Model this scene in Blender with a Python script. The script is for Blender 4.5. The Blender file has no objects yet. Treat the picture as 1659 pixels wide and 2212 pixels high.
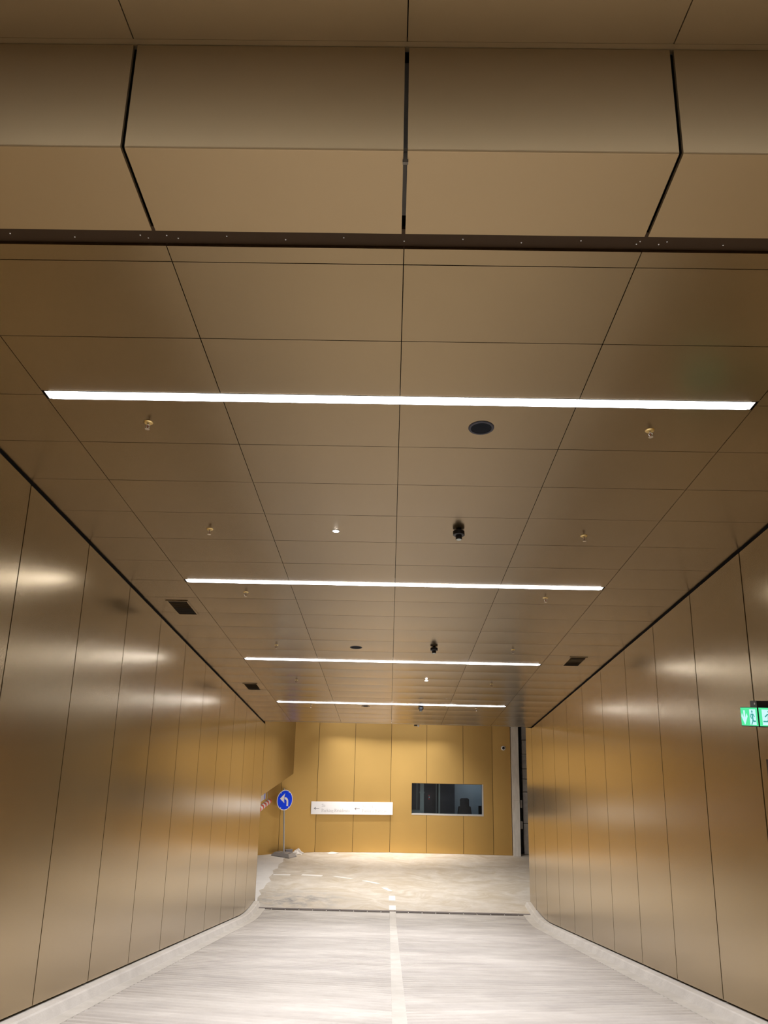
import bpy, math, random
from mathutils import Vector, Matrix
random.seed(7)
S = bpy.context.scene
COL = S.collection

# ---------------------------------------------------------------- camera
F_PX, IW, IH = 1600.0, 1659.0, 2212.0
def cam_dir(px, py): return Vector(((px - IW/2)/F_PX, (IH/2 - py)/F_PX, -1.0))
up = cam_dir(960, -5000).normalized()             # vanishing point of the verticals
rp = cam_dir(838, 1836).normalized()              # vanishing point of the ramp
ax = rp.cross(up).normalized(); ay = up.cross(ax)
cam_d = bpy.data.cameras.new('camera'); cam = bpy.data.objects.new('camera', cam_d); COL.objects.link(cam)
cam.matrix_world = Matrix((ax, ay, up)).to_4x4()
cam_d.sensor_fit = 'VERTICAL'; cam_d.sensor_height = 36.0; cam_d.sensor_width = 36.0*IW/IH
cam_d.lens = 36.0*F_PX/IH; cam_d.clip_start = 0.05; cam_d.clip_end = 200
S.camera = cam

# ---------------------------------------------------------------- world, exposure, lamp strengths
w = bpy.data.worlds.new('world'); S.world = w; w.use_nodes = True
w.node_tree.nodes['Background'].inputs[0].default_value = (0.03, 0.03, 0.035, 1)
w.node_tree.nodes['Background'].inputs[1].default_value = 0.3
S.view_settings.view_transform = 'Standard'; S.view_settings.look = 'None'
S.view_settings.exposure = 0.0; S.view_settings.gamma = 1.0; S.view_settings.use_curve_mapping = False
S.cycles.use_denoising = True
S.cycles.max_bounces = 10; S.cycles.diffuse_bounces = 6; S.cycles.glossy_bounces = 6
S.cycles.sample_clamp_indirect = 6.0
LED = 17.0             # radiance of the LED diffusers
HALL_W = 146.0         # downlight power of each hall strip (W)
LANDING_W = (260.0, 195.0)
ENTRY_FILL_W = 225.0
SPREAD = math.radians(112)

# ---------------------------------------------------------------- geometry of the ramp hall (metres, camera at the origin)
SL = 0.1733
XL, XR = -3.45, 3.83           # wall faces
ZF = -5.07                     # landing level
Y_J = 20.94                    # joint between ramp and landing
Y_TOP = -2.0                   # ramp crest behind the camera
def zfloor(y):
    if y < Y_TOP: return -1.61 - SL*Y_TOP
    if y < 19.0: return -1.61 - SL*y
    if y < Y_J:
        t = y - 19.0; return -1.61 - SL*19.0 - SL*t + 0.04466*t*t
    return ZF
def zceil(y): return 3.1535 - SL*y
Y_CE = 20.9                    # sloping ceiling ends here
Z_LC = zceil(Y_CE)             # flat landing ceiling
Z_UC = 3.25                    # flat upper ceiling over the entry
Y_BM = 3.05                    # face of the downstand
TH = math.atan(SL); CT = math.cos(TH)

# ---------------------------------------------------------------- materials
def nt(name):
    m = bpy.data.materials.new(name); m.use_nodes = True
    n = m.node_tree.nodes; l = m.node_tree.links
    return m, n, l, n['Principled BSDF']
def plain(name, col, rough=0.5, metal=0.0, spec=0.5, coat=0.0):
    m, n, l, b = nt(name)
    b.inputs['Base Color'].default_value = (*col, 1); b.inputs['Roughness'].default_value = rough
    b.inputs['Metallic'].default_value = metal; b.inputs['Specular IOR Level'].default_value = spec
    b.inputs['Coat Weight'].default_value = coat
    tc = n.new('ShaderNodeTexCoord'); no = n.new('ShaderNodeTexNoise'); no.inputs['Scale'].default_value = 14
    l.new(tc.outputs['Object'], no.inputs['Vector'])
    mp = n.new('ShaderNodeMapRange'); mp.inputs[3].default_value = max(0.02, rough-0.05); mp.inputs[4].default_value = min(1, rough+0.05)
    l.new(no.outputs['Fac'], mp.inputs[0]); l.new(mp.outputs[0], b.inputs['Roughness'])
    return m
def bronze(name, col, rough, metal=0.82, coat=0.0, bump=0.0):
    m, n, l, b = nt(name)
    geo = n.new('ShaderNodeNewGeometry')
    no = n.new('ShaderNodeTexNoise'); no.inputs['Scale'].default_value = 0.9; no.inputs['Detail'].default_value = 4
    l.new(geo.outputs['Position'], no.inputs['Vector'])
    mx = n.new('ShaderNodeMix'); mx.data_type = 'RGBA'
    mx.inputs[6].default_value = (*[c*0.94 for c in col], 1); mx.inputs[7].default_value = (*[c*1.06 for c in col], 1)
    l.new(no.outputs['Fac'], mx.inputs[0]); l.new(mx.outputs[2], b.inputs['Base Color'])
    mp = n.new('ShaderNodeMapRange'); mp.inputs[3].default_value = rough-0.03; mp.inputs[4].default_value = rough+0.03
    l.new(no.outputs['Fac'], mp.inputs[0]); l.new(mp.outputs[0], b.inputs['Roughness'])
    b.inputs['Metallic'].default_value = metal
    b.inputs['Coat Weight'].default_value = coat; b.inputs['Coat Roughness'].default_value = 0.24
    if bump:
        n2 = n.new('ShaderNodeTexNoise'); n2.inputs['Scale'].default_value = 1.6; n2.inputs['Detail'].default_value = 1
        l.new(geo.outputs['Position'], n2.inputs['Vector'])
        bp = n.new('ShaderNodeBump'); bp.inputs['Strength'].default_value = bump; bp.inputs['Distance'].default_value = 0.02
        l.new(n2.outputs['Fac'], bp.inputs['Height']); l.new(bp.outputs['Normal'], b.inputs['Normal'])
    return m
def emit(name, col, s):
    m, n, l, b = nt(name); n.remove(b)
    e = n.new('ShaderNodeEmission'); e.inputs[0].default_value = (*col, 1); e.inputs[1].default_value = s
    l.new(e.outputs[0], n['Material Output'].inputs[0]); return m
def concrete(name, c1, c2, scale, stain=None, stain_amt=0.0, bump=0.25, streak=(1, 1, 1)):
    m, n, l, b = nt(name)
    geo = n.new('ShaderNodeNewGeometry')
    mp = n.new('ShaderNodeMapping'); mp.inputs['Scale'].default_value = streak
    l.new(geo.outputs['Position'], mp.inputs['Vector'])
    no = n.new('ShaderNodeTexNoise'); no.inputs['Scale'].default_value = scale; no.inputs['Detail'].default_value = 8; no.inputs['Roughness'].default_value = 0.62
    l.new(mp.outputs[0], no.inputs['Vector'])
    rg = n.new('ShaderNodeValToRGB'); rg.color_ramp.elements[0].position = 0.34; rg.color_ramp.elements[1].position = 0.66
    rg.color_ramp.elements[0].color = (*c1, 1); rg.color_ramp.elements[1].color = (*c2, 1)
    l.new(no.outputs['Fac'], rg.inputs[0]); out = rg.outputs[0]
    if stain:
        n2 = n.new('ShaderNodeTexNoise'); n2.inputs['Scale'].default_value = 0.55; n2.inputs['Detail'].default_value = 7
        n2.inputs['Distortion'].default_value = 2.2; n2.inputs['Roughness'].default_value = 0.55
        l.new(mp.outputs[0], n2.inputs['Vector'])
        r2 = n.new('ShaderNodeValToRGB'); r2.color_ramp.elements[0].position = 0.45; r2.color_ramp.elements[1].position = 0.68
        l.new(n2.outputs['Fac'], r2.inputs[0])
        mu = n.new('ShaderNodeMath'); mu.operation = 'MULTIPLY'; mu.inputs[1].default_value = stain_amt
        l.new(r2.outputs[0], mu.inputs[0])
        mx = n.new('ShaderNodeMix'); mx.data_type = 'RGBA'; l.new(mu.outputs[0], mx.inputs[0]); l.new(out, mx.inputs[6])
        mx.inputs[7].default_value = (*stain, 1); out = mx.outputs[2]
    l.new(out, b.inputs['Base Color']); b.inputs['Roughness'].default_value = 0.8; b.inputs['Specular IOR Level'].default_value = 0.3
    if bump:
        n3 = n.new('ShaderNodeTexNoise'); n3.inputs['Scale'].default_value = 40; n3.inputs['Detail'].default_value = 5
        l.new(geo.outputs['Position'], n3.inputs['Vector'])
        bp = n.new('ShaderNodeBump'); bp.inputs['Strength'].default_value = bump; bp.inputs['Distance'].default_value = 0.01
        l.new(n3.outputs['Fac'], bp.inputs['Height']); l.new(bp.outputs['Normal'], b.inputs['Normal'])
    return m

def landing_concrete():
    # dusty screed with wiping swirls in ochre, grey tyre scrubbing near the left corner
    m, n, l, b = nt('landing_screed')
    geo = n.new('ShaderNodeNewGeometry')
    base = n.new('ShaderNodeTexNoise'); base.inputs['Scale'].default_value = 2.2; base.inputs['Detail'].default_value = 9; base.inputs['Roughness'].default_value = 0.65
    l.new(geo.outputs['Position'], base.inputs['Vector'])
    rg = n.new('ShaderNodeValToRGB'); e = rg.color_ramp.elements
    e[0].position = 0.3; e[0].color = (0.52, 0.47, 0.41, 1); e[1].position = 0.7; e[1].color = (0.66, 0.62, 0.56, 1)
    l.new(base.outputs['Fac'], rg.inputs[0])
    # swirls: wave warped by low noise
    warp = n.new('ShaderNodeTexNoise'); warp.inputs['Scale'].default_value = 0.5; warp.inputs['Detail'].default_value = 2
    l.new(geo.outputs['Position'], warp.inputs['Vector'])
    vm = n.new('ShaderNodeVectorMath'); vm.operation = 'MULTIPLY_ADD'; vm.inputs[1].default_value = (3.0, 3.0, 0)
    l.new(warp.outputs['Color'], vm.inputs[0]); l.new(geo.outputs['Position'], vm.inputs[2])
    sw = n.new('ShaderNodeTexNoise'); sw.inputs['Scale'].default_value = 1.3; sw.inputs['Detail'].default_value = 10; sw.inputs['Roughness'].default_value = 0.68; sw.inputs['Distortion'].default_value = 0.9
    mpp = n.new('ShaderNodeMapping'); mpp.inputs['Scale'].default_value = (0.7, 1.9, 1.0); l.new(vm.outputs[0], mpp.inputs[0]); l.new(mpp.outputs[0], sw.inputs['Vector'])
    r2 = n.new('ShaderNodeValToRGB'); e = r2.color_ramp.elements
    e[0].position = 0.44; e[0].color = (0, 0, 0, 1); e[1].position = 0.64; e[1].color = (1, 1, 1, 1)
    l.new(sw.outputs['Fac'], r2.inputs[0])
    mu = n.new('ShaderNodeMath'); mu.operation = 'MULTIPLY'; mu.inputs[1].default_value = 0.75; l.new(r2.outputs[0], mu.inputs[0])
    m1 = n.new('ShaderNodeMix'); m1.data_type = 'RGBA'; l.new(mu.outputs[0], m1.inputs[0]); l.new(rg.outputs[0], m1.inputs[6]); m1.inputs[7].default_value = (0.47, 0.40, 0.30, 1)
    # grey scrub patch around (-2.6, 21.8)
    d = n.new('ShaderNodeVectorMath'); d.operation = 'SUBTRACT'; d.inputs[1].default_value = (-2.5, 21.8, ZF); l.new(geo.outputs['Position'], d.inputs[0])
    sc = n.new('ShaderNodeVectorMath'); sc.operation = 'MULTIPLY'; sc.inputs[1].default_value = (0.62, 0.95, 0); l.new(d.outputs[0], sc.inputs[0])
    ln = n.new('ShaderNodeVectorMath'); ln.operation = 'LENGTH'; l.new(sc.outputs[0], ln.inputs[0])
    mr = n.new('ShaderNodeMapRange'); mr.inputs[1].default_value = 0.1; mr.inputs[2].default_value = 1.3; mr.inputs[3].default_value = 1.0; mr.inputs[4].default_value = 0.0
    l.new(ln.outputs['Value'], mr.inputs[0])
    m3 = n.new('ShaderNodeMath'); m3.operation = 'MULTIPLY'; l.new(mr.outputs[0], m3.inputs[0])
    r4 = n.new('ShaderNodeMapRange'); r4.inputs[1].default_value = 0.42; r4.inputs[2].default_value = 0.60; l.new(base.outputs['Fac'], r4.inputs[0]); l.new(r4.outputs[0], m3.inputs[1])
    m2 = n.new('ShaderNodeMix'); m2.data_type = 'RGBA'; l.new(m3.outputs[0], m2.inputs[0]); l.new(m1.outputs[2], m2.inputs[6]); m2.inputs[7].default_value = (0.26, 0.25, 0.25, 1)
    l.new(m2.outputs[2], b.inputs['Base Color']); b.inputs['Roughness'].default_value = 0.7; b.inputs['Specular IOR Level'].default_value = 0.35
    return m

M = {}
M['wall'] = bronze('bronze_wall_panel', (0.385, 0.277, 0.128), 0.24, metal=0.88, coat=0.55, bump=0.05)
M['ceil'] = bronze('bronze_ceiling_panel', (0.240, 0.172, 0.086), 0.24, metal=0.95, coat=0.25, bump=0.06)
M['entry'] = bronze('bronze_entry_panel', (0.36, 0.262, 0.138), 0.42, metal=0.55)
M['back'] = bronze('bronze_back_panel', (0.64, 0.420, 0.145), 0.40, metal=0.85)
M['dark'] = plain('shadow_backing', (0.012, 0.010, 0.009), 0.9)
M['slot'] = plain('dark_bronze_plate', (0.040, 0.022, 0.009), 0.7, 0.0, 0.2)
M['ramp'] = concrete('ramp_concrete', (0.43, 0.40, 0.37), (0.57, 0.54, 0.505), 1.4, (0.34, 0.315, 0.305), 0.45, 0.3, (0.6, 1.6, 1))
M['strip'] = concrete('smooth_concrete', (0.48, 0.455, 0.415), (0.57, 0.54, 0.50), 3.0, bump=0.1)
M['kerb'] = concrete('kerb_concrete', (0.54, 0.51, 0.475), (0.62, 0.59, 0.55), 3.0, bump=0.4)
M['landing'] = landing_concrete()
M['coat'] = concrete('white_floor_coat', (0.70, 0.68, 0.66), (0.76, 0.74, 0.72), 2.0, bump=0.05)
M['raw'] = concrete('raw_concrete', (0.68, 0.65, 0.60), (0.82, 0.79, 0.74), 4.0, bump=0.4, streak=(3, 3, 0.6))
M['block'] = concrete('block_concrete', (0.42, 0.41, 0.40), (0.58, 0.56, 0.54), 6.0, bump=0.5)
M['joint'] = plain('rubber_joint', (0.16, 0.14, 0.135), 0.8)
M['paint'] = plain('white_road_paint', (0.83, 0.82, 0.80), 0.6)
M['black'] = plain('black_plastic', (0.008, 0.008, 0.010), 0.35)
M['char'] = plain('charcoal_mesh', (0.006, 0.008, 0.013), 0.8, 0.0, 0.15)
M['greyring'] = plain('grey_ring', (0.045, 0.045, 0.058), 0.6, 0.0, 0.25)
M['vslat'] = plain('vent_bronze', (0.085, 0.058, 0.028), 0.55, 0.3)
M['brass'] = plain('brass', (0.75, 0.58, 0.26), 0.28, 1.0)
M['chrome'] = plain('chrome', (0.62, 0.58, 0.54), 0.25, 1.0)
M['frame'] = plain('satin_aluminium', (0.62, 0.60, 0.58), 0.4, 0.6)
M['jb'] = plain('grey_joint_backing', (0.14, 0.125, 0.10), 0.7)
M['white'] = plain('white_enamel', (0.86, 0.85, 0.87), 0.4)
M['grey_text'] = plain('grey_lettering', (0.50, 0.49, 0.51), 0.6)
M['grey_arrow'] = plain('dark_grey_arrow', (0.25, 0.24, 0.26), 0.6)
M['blue'] = plain('blue_reflective', (0.004, 0.060, 1.0), 0.5, 0.0, 0.2)
M['galv'] = plain('galvanised_steel', (0.52, 0.53, 0.54), 0.4, 0.7)
M['rubber'] = plain('grey_recycled_plastic', (0.30, 0.28, 0.27), 0.85)
M['bag'] = plain('white_plastic_bag', (0.80, 0.76, 0.72), 0.5)
M['greybox'] = plain('grey_box', (0.22, 0.21, 0.23), 0.7)
M['red'] = plain('red_plastic', (0.75, 0.10, 0.05), 0.4)
M['bulb'] = plain('dark_red_glass', (0.16, 0.02, 0.015), 0.2)
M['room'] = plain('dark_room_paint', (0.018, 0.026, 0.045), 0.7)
M['roomgrey'] = plain('grey_room_paint', (0.22, 0.24, 0.25), 0.7)
M['stud'] = plain('pale_steel', (0.42, 0.47, 0.45), 0.5, 0.2)
M['cushion'] = plain('navy_black_fabric', (0.006, 0.008, 0.014), 0.8)
M['led'] = emit('led_strip', (0.95, 0.97, 1.03), LED)
M['spot'] = emit('spot_led', (0.92, 0.97, 1.0), 90.0)
M['green'] = emit('lit_green', (0.10, 0.86, 0.36), 1.0)
M['lit_white'] = emit('lit_white', (0.62, 0.97, 1.0), 1.0)
M['man_green'] = emit('lit_teal', (0.05, 0.50, 0.42), 0.75)
M['redled'] = emit('red_led', (1.0, 0.05, 0.05), 1.2)
m, n, l, b = nt('window_glass'); n.remove(b)
tr = n.new('ShaderNodeBsdfTransparent'); tr.inputs[0].default_value = (0.80, 0.86, 0.90, 1)
gl = n.new('ShaderNodeBsdfGlossy'); gl.inputs['Roughness'].default_value = 0.02
fr = n.new('ShaderNodeFresnel'); fr.inputs[0].default_value = 1.33; ms = n.new('ShaderNodeMixShader')
l.new(fr.outputs[0], ms.inputs[0]); l.new(tr.outputs[0], ms.inputs[1]); l.new(gl.outputs[0], ms.inputs[2]); l.new(ms.outputs[0], n['Material Output'].inputs[0])
M['glass'] = m

# ---------------------------------------------------------------- mesh helpers
class MB:
    def __init__(s): s.v = []; s.f = []; s.mi = []
    def add(s, vs, fs, mi=0):
        o = len(s.v); s.v += [tuple(p) for p in vs]; s.f += [tuple(i+o for i in q) for q in fs]; s.mi += [mi]*len(fs); return s
    def box(s, x0, y0, z0, x1, y1, z1, mi=0):
        v = [(x0,y0,z0),(x1,y0,z0),(x1,y1,z0),(x0,y1,z0),(x0,y0,z1),(x1,y0,z1),(x1,y1,z1),(x0,y1,z1)]
        return s.add(v, [(0,3,2,1),(4,5,6,7),(0,1,5,4),(1,2,6,5),(2,3,7,6),(3,0,4,7)], mi)
    def prism(s, poly, a, b, mi=0):
        # poly: 3-D points (closed), a->b offset vectors along which it is extruded
        n = len(poly); a = Vector(a); b = Vector(b)
        v = [Vector(p)+a for p in poly]+[Vector(p)+b for p in poly]
        f = [tuple(range(n))[::-1], tuple(range(n, 2*n))]+[(i,(i+1)%n,n+(i+1)%n,n+i) for i in range(n)]
        return s.add(v, f, mi)
    def lathe(s, prof, n=20, mi=0, M4=None):
        v = []; f = []
        for r, z in prof:
            for k in range(n):
                a = 2*math.pi*k/n; v.append(Vector((r*math.cos(a), r*math.sin(a), z)))
        for i in range(len(prof)-1):
            for k in range(n):
                f.append((i*n+k, i*n+(k+1)%n, (i+1)*n+(k+1)%n, (i+1)*n+k))
        f.append(tuple(range(n))[::-1]); f.append(tuple((len(prof)-1)*n+k for k in range(n)))
        if M4 is not None: v = [M4 @ p for p in v]
        return s.add(v, f, mi)
    def tube(s, pts, r, n=10, mi=0):
        pts = [Vector(p) for p in pts]; v = []; f = []
        for i, p in enumerate(pts):
            d = (pts[min(i+1, len(pts)-1)]-pts[max(i-1, 0)]).normalized()
            a = d.orthogonal().normalized(); bb = d.cross(a)
            for k in range(n):
                t = 2*math.pi*k/n; v.append(p+a*r*math.cos(t)+bb*r*math.sin(t))
        for i in range(len(pts)-1):
            for k in range(n): f.append((i*n+k, i*n+(k+1)%n, (i+1)*n+(k+1)%n, (i+1)*n+k))
        f.append(tuple(range(n))[::-1]); f.append(tuple((len(pts)-1)*n+k for k in range(n)))
        return s.add(v, f, mi)
    def mesh(s, name, mats, smooth=False):
        me = bpy.data.meshes.new(name); me.from_pydata(s.v, [], s.f)
        for m in (mats if isinstance(mats, list) else [mats]): me.materials.append(m)
        me.polygons.foreach_set('material_index', s.mi)
        if smooth: me.polygons.foreach_set('use_smooth', [True]*len(s.f))
        me.update(); me.validate()
        if smooth:
            try: me.set_sharp_from_angle(angle=math.radians(35))
            except Exception: pass
        return me
    def build(s, name, mats, parent=None, loc=(0,0,0), rot=(0,0,0), smooth=False):
        return link(name, s.mesh(name, mats, smooth), parent, loc, rot)
def link(name, data, parent=None, loc=(0,0,0), rot=(0,0,0)):
    o = bpy.data.objects.new(name, data); COL.objects.link(o); o.location = loc; o.rotation_euler = rot
    if parent is not None: o.parent = parent
    return o
def tag(o, label=None, cat=None, group=None, kind=None):
    if label: o['label'] = label
    if cat: o['category'] = cat
    if group: o['group'] = group
    if kind: o['kind'] = kind
    return o
def thing(name, label, cat, loc, rot=(0,0,0), group=None):
    return tag(link(name, None, None, loc, rot), label, cat, group)
def copy_tree(o, parent=None):
    c = o.copy(); COL.objects.link(c)
    if parent is not None: c.parent = parent
    for ch in list(o.children): copy_tree(ch, c)
    return c

# ================================================================= FLOOR
XC = 0.15                                       # centre strip
def ysamp(a, b, step):
    n = max(1, int(round((b-a)/step))); return [a+(b-a)*i/n for i in range(n+1)]
def sheet(ys, x0, x1, dz=0.0, thick=0.3):
    mb = MB(); v = []; f = []
    for y in ys:
        z = zfloor(y)+dz
        v += [(x0,y,z),(x1,y,z),(x0,y,z-thick),(x1,y,z-thick)]
    for i in range(len(ys)-1):
        a = 4*i; c = a+4
        f += [(a,a+1,c+1,c),(a+2,c+2,c+3,a+3),(a,c,c+2,a+2),(a+1,a+3,c+3,c+1)]
    f += [(0,2,3,1)]; e = 4*(len(ys)-1); f += [(e,e+1,e+3,e+2)]
    return mb.add(v, f)
# landing slab is the floor itself
fb = MB(); fb.box(-9.5, Y_J+0.05, ZF-0.3, 8.5, 29.6, ZF)
floor = fb.build('floor', M['landing']); tag(floor, 'pale dusty concrete floor with ochre wiping swirls', kind='structure')
# fresh white coat of the side lane with ragged edge
edge = [(-3.42,21.4),(-3.50,22.0),(-3.46,22.3),(-3.60,22.75),(-3.50,23.0),(-3.52,23.6),(-3.44,23.9),(-3.58,24.4),(-3.52,24.9),(-3.62,25.4),(-3.50,25.7),(-3.56,26.3),(-3.47,26.7),(-3.54,27.2),(-3.42,27.6),(-3.46,27.95)]
edge = [(x, y) for x, y in edge]
poly = [(-9.4,21.4,0)]+[(x,y,0) for x,y in edge]+[(-9.4,27.95,0)]
MB().prism(poly, (0,0,ZF), (0,0,ZF+0.004)).build('floor_coat', M['coat'], floor); 
# ramp: base slab, grooved fields, smooth strips
sheet(ysamp(Y_TOP-7, Y_TOP, 7)+ysamp(Y_TOP, 19.0, 1.0)[1:]+ysamp(19.0, Y_J-0.06, 0.2)[1:], XL-0.2, XR+0.2, dz=-0.028).build('ramp_slab', M['ramp'], floor)
def grooved(xa, xb, side):
    # chevron ribs: each rib runs from the centre strip (xa) outward and away from the camera
    mb = MB(); p = 0.150; d = 0.024; NX = 14; wr_ = random.Random(11 if side > 0 else 12); v = []; f = []
    prof = [(0.0, 0.0), (0.06, 0.0), (0.09, -1.0), (0.12, -1.0)]; wear = []
    ys = []
    y0 = 4.0
    while y0 < Y_J-0.05:
        k_w = 0.65+0.35*wr_.random()
        for o, dz in prof: ys.append((y0+o, dz*d*k_w))
        y0 += p
    for (yb, dz) in ys:
        for i in range(NX+1):
            x = xa+(xb-xa)*i/NX
            y = min(yb-0.8+0.23*abs(x-xa), Y_J-0.06)
            u = i/NX                                # wheel tracks worn nearly smooth, crisp at both ends of a rib
            k = 0.55+0.45*abs(2*u-1)**1.6+0.22*math.sin(1.7*y+5.0*u)*math.sin(0.9*y-3*u)
            v.append((x, y, zfloor(y)+dz*max(0.15, min(1.0, k))))
    for j in range(len(ys)-1):
        for i in range(NX):
            a = j*(NX+1)+i
            q = (a, a+1, a+NX+2, a+NX+1)
            f.append(q if side > 0 else q[::-1])
    return mb.add(v, f)
lg = grooved(XC-0.075, XL+0.32, -1).build('grooved_ramp_surface', M['ramp'], floor)
rg_ = grooved(XC+0.075, XR-0.34, 1).build('grooved_ramp_surface', M['ramp'], floor)
ysS = ysamp(Y_TOP, 19.0, 1.0)+ysamp(19.0, Y_J-0.06, 0.2)[1:]
sheet(ysS, XC-0.078, XC+0.078, 0.002, 0.05).build('centre_strip', M['strip'], floor)
sheet(ysS, XL+0.02, XL+0.33, 0.002, 0.05).build('edge_strip', M['strip'], floor)
sheet(ysS, XR-0.35, XR-0.02, 0.002, 0.05).build('edge_strip', M['strip'], floor)
jb = MB()
x = XL+0.16
while x < XR-0.2:
    x1 = min(x+0.33, XR-0.19); jb.box(x, Y_J-0.06, ZF-0.05, x1, Y_J+0.05, ZF-0.002+0.006*random.random()); x = x1+0.02
jb.build('rubber_joint', M['joint'], floor)
MB().box(XL, Y_J-0.08, ZF-0.2, XR, Y_J+0.06, ZF-0.02).build('joint_bed', M['strip'], floor)
# white lane dashes
def dash(pts):
    MB().prism([(x,y,0) for x,y in pts], (0,0,ZF+0.001), (0,0,ZF+0.005)).build('lane_dash', M['paint'], floor)
dash([(0.06,21.02),(0.23,21.02),(0.23,21.47),(0.055,21.47)])
dash([(0.05,21.98),(0.225,21.98),(0.22,22.50),(0.05,22.50)])
dash([(0.03,23.04),(0.16,23.02),(-0.02,23.42),(-0.17,23.42)])
dash([(-0.33,23.88),(-0.18,23.92),(-0.62,24.24),(-0.78,24.24)])
dash([(-1.12,24.42),(-1.02,24.50),(-1.58,24.76),(-1.68,24.70)])
dash([(-2.02,24.66),(-1.98,24.84),(-2.62,24.92),(-2.64,24.76)])
dash([(-2.98,24.70),(-2.98,24.86),(-3.50,24.84),(-3.50,24.68)])

# ================================================================= KERBS
def kerb(name, xw, s, y_end, label):
    # s: +1 for left wall (kerb grows to +x), -1 for right
    ys = ysamp(-2.0, 19.0, 1.0)+ysamp(19.0, y_end, 0.15)[1:]
    mb = MB(); v = []; f = []
    n = 6
    for i, y in enumerate(ys):
        z = zfloor(y); k = 1.0
        t = (y-(y_end-0.25))/0.25
        if t > 0: k = math.sqrt(max(0.0, 1-t*t*0.75))
        flare = 0.0
        pr = [(-0.10, -0.05), (-0.10, 0.10*k), (0.105*k+flare, 0.10*k), (0.122*k+flare, 0.088*k), (0.16*k+flare, 0.0), (0.16*k+flare, -0.05)]
        v += [(xw+s*a, y, z+b) for a, b in pr]
    for i in range(len(ys)-1):
        for k in range(n):
            q = (i*n+k, i*n+(k+1)%n, (i+1)*n+(k+1)%n, (i+1)*n+k)
            f.append(q if s < 0 else q[::-1])
    f.append(tuple(range(n))); f.append(tuple((len(ys)-1)*n+k for k in range(n))[::-1])
    o = mb.add(v, f).build(name, M['kerb'])
    return tag(o, label, kind='structure')
kerb('trim_1', XL, 1, 21.35, 'low concrete kerb along the left wall')
kerb('trim_2', XR, -1, 21.95, 'low concrete kerb along the right wall with rounded end')

# ================================================================= SIDE WALLS
G = 0.0085                                        # half joint
def side_panel(parent, x, s, y0, y1, top, bot, name='wall_panel', mat=None, n=None, half=G, th=0.025):
    # upright panel, face at x, thickness away from the hall (s=-1 left, +1 right)
    ys = [y0+half, y1-half] if n is None else ysamp(y0+half, y1-half, (y1-y0-2*half)/n)
    poly = [(x, y, bot(y)) for y in ys]+[(x, y, top(y)) for y in reversed(ys)]
    if s > 0: poly = poly[::-1]
    o = MB().prism(poly, (s*th,0,0), (0,0,0)).build(name, mat or M['wall'], parent)
    return o
def wtop(y): return (zceil(y) if y > 3.62 else Z_UC)-0.028
def wbot(y): return zfloor(y)+0.125
def backing(x0, x1, ya, yb):
    mb = MB()
    ys = ysamp(ya, yb, 1.0)
    v = []; f = []
    for y in ys: v += [(x0,y,zfloor(y)-0.2),(x1,y,zfloor(y)-0.2),(x1,y,max(zceil(y),Z_UC if y<3.7 else -9)+0.3),(x0,y,max(zceil(y),Z_UC if y<3.7 else -9)+0.3)]
    for i in range(len(ys)-1):
        for k in range(4): f.append((4*i+k,4*i+4+k,4*i+4+(k+1)%4,4*i+(k+1)%4))
    f += [(0,1,2,3)]; e = 4*(len(ys)-1); f += [(e+3,e+2,e+1,e)]
    return mb.add(v, f)
wl = backing(XL-0.10, XL-0.045, Y_TOP-7, 21.20).build('wall_left', M['dark']); tag(wl, 'left wall of upright bronze metal panels', kind='structure')
wr = backing(XR+0.045, XR+0.10, Y_TOP-7, 21.75).build('wall_right', M['dark']); tag(wr, 'right wall of upright bronze metal panels', kind='structure')
seamsL = [6.715+1.4535*k for k in range(-10, 0)]+[6.715,8.20,9.65,11.09,12.56,14.03,15.49,16.94,18.38,19.81,21.25]
for a, b_ in zip(seamsL[:-1], seamsL[1:]):
    side_panel(wl, XL, -1, a, b_, wtop, wbot, n=(8 if b_ > 18 else None))
seamsR = [8.09-1.44*k for k in range(10, 0, -1)]+[8.09,9.55,10.99,12.42,13.89,15.32,16.73,18.13,19.53,20.96,21.85]
for a, b_ in zip(seamsR[:-1], seamsR[1:]):
    wide = 0.012 if abs(a-8.09) < .01 or abs(b_-8.09) < .01 or abs(b_-20.96) < .01 else G
    side_panel(wr, XR, 1, a, b_, (wtop if b_ < Y_CE+0.5 and b_ < 21 else (lambda y: Z_LC-0.03)), (wbot if b_ < 21.5 else (lambda y: zfloor(y)+0.10)), n=(8 if b_ > 18 else None), half=wide)
# end return of left wall and of right wall
MB().box(XL-0.30, 21.22, ZF+0.02, XL-0.002, 21.25, Z_LC).build('end_panel', M['wall'], wl)
MB().box(XL-0.12, 21.245, ZF+0.02, XL+0.001, 21.262, -2.42).build('edge_trim', M['wall'], wl)
MB().box(XR+0.002, 21.82, ZF+0.02, XR+4.6, 21.85, Z_LC).build('end_panel', M['wall'], wr)
# bulkhead over the left exit
for a, b_ in ((21.27,22.72),(22.72,24.17),(24.17,25.62),(25.62,27.07),(27.07,28.36)):
    side_panel(wl, XL, -1, a, b_, lambda y: Z_LC-0.02, lambda y: -2.42, name='bulkhead_panel', half=0.002, mat=M['wall'])
MB().box(-9.4, 21.24, -2.40, XL-0.03, 28.4, -2.30).build('exit_soffit', M['slot'], wl)
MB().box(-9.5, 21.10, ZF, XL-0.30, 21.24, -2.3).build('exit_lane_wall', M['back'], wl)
MB().box(-9.6, 21.1, ZF, -9.4, 28.4, -2.3).build('exit_lane_end', M['back'], wl)
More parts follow.
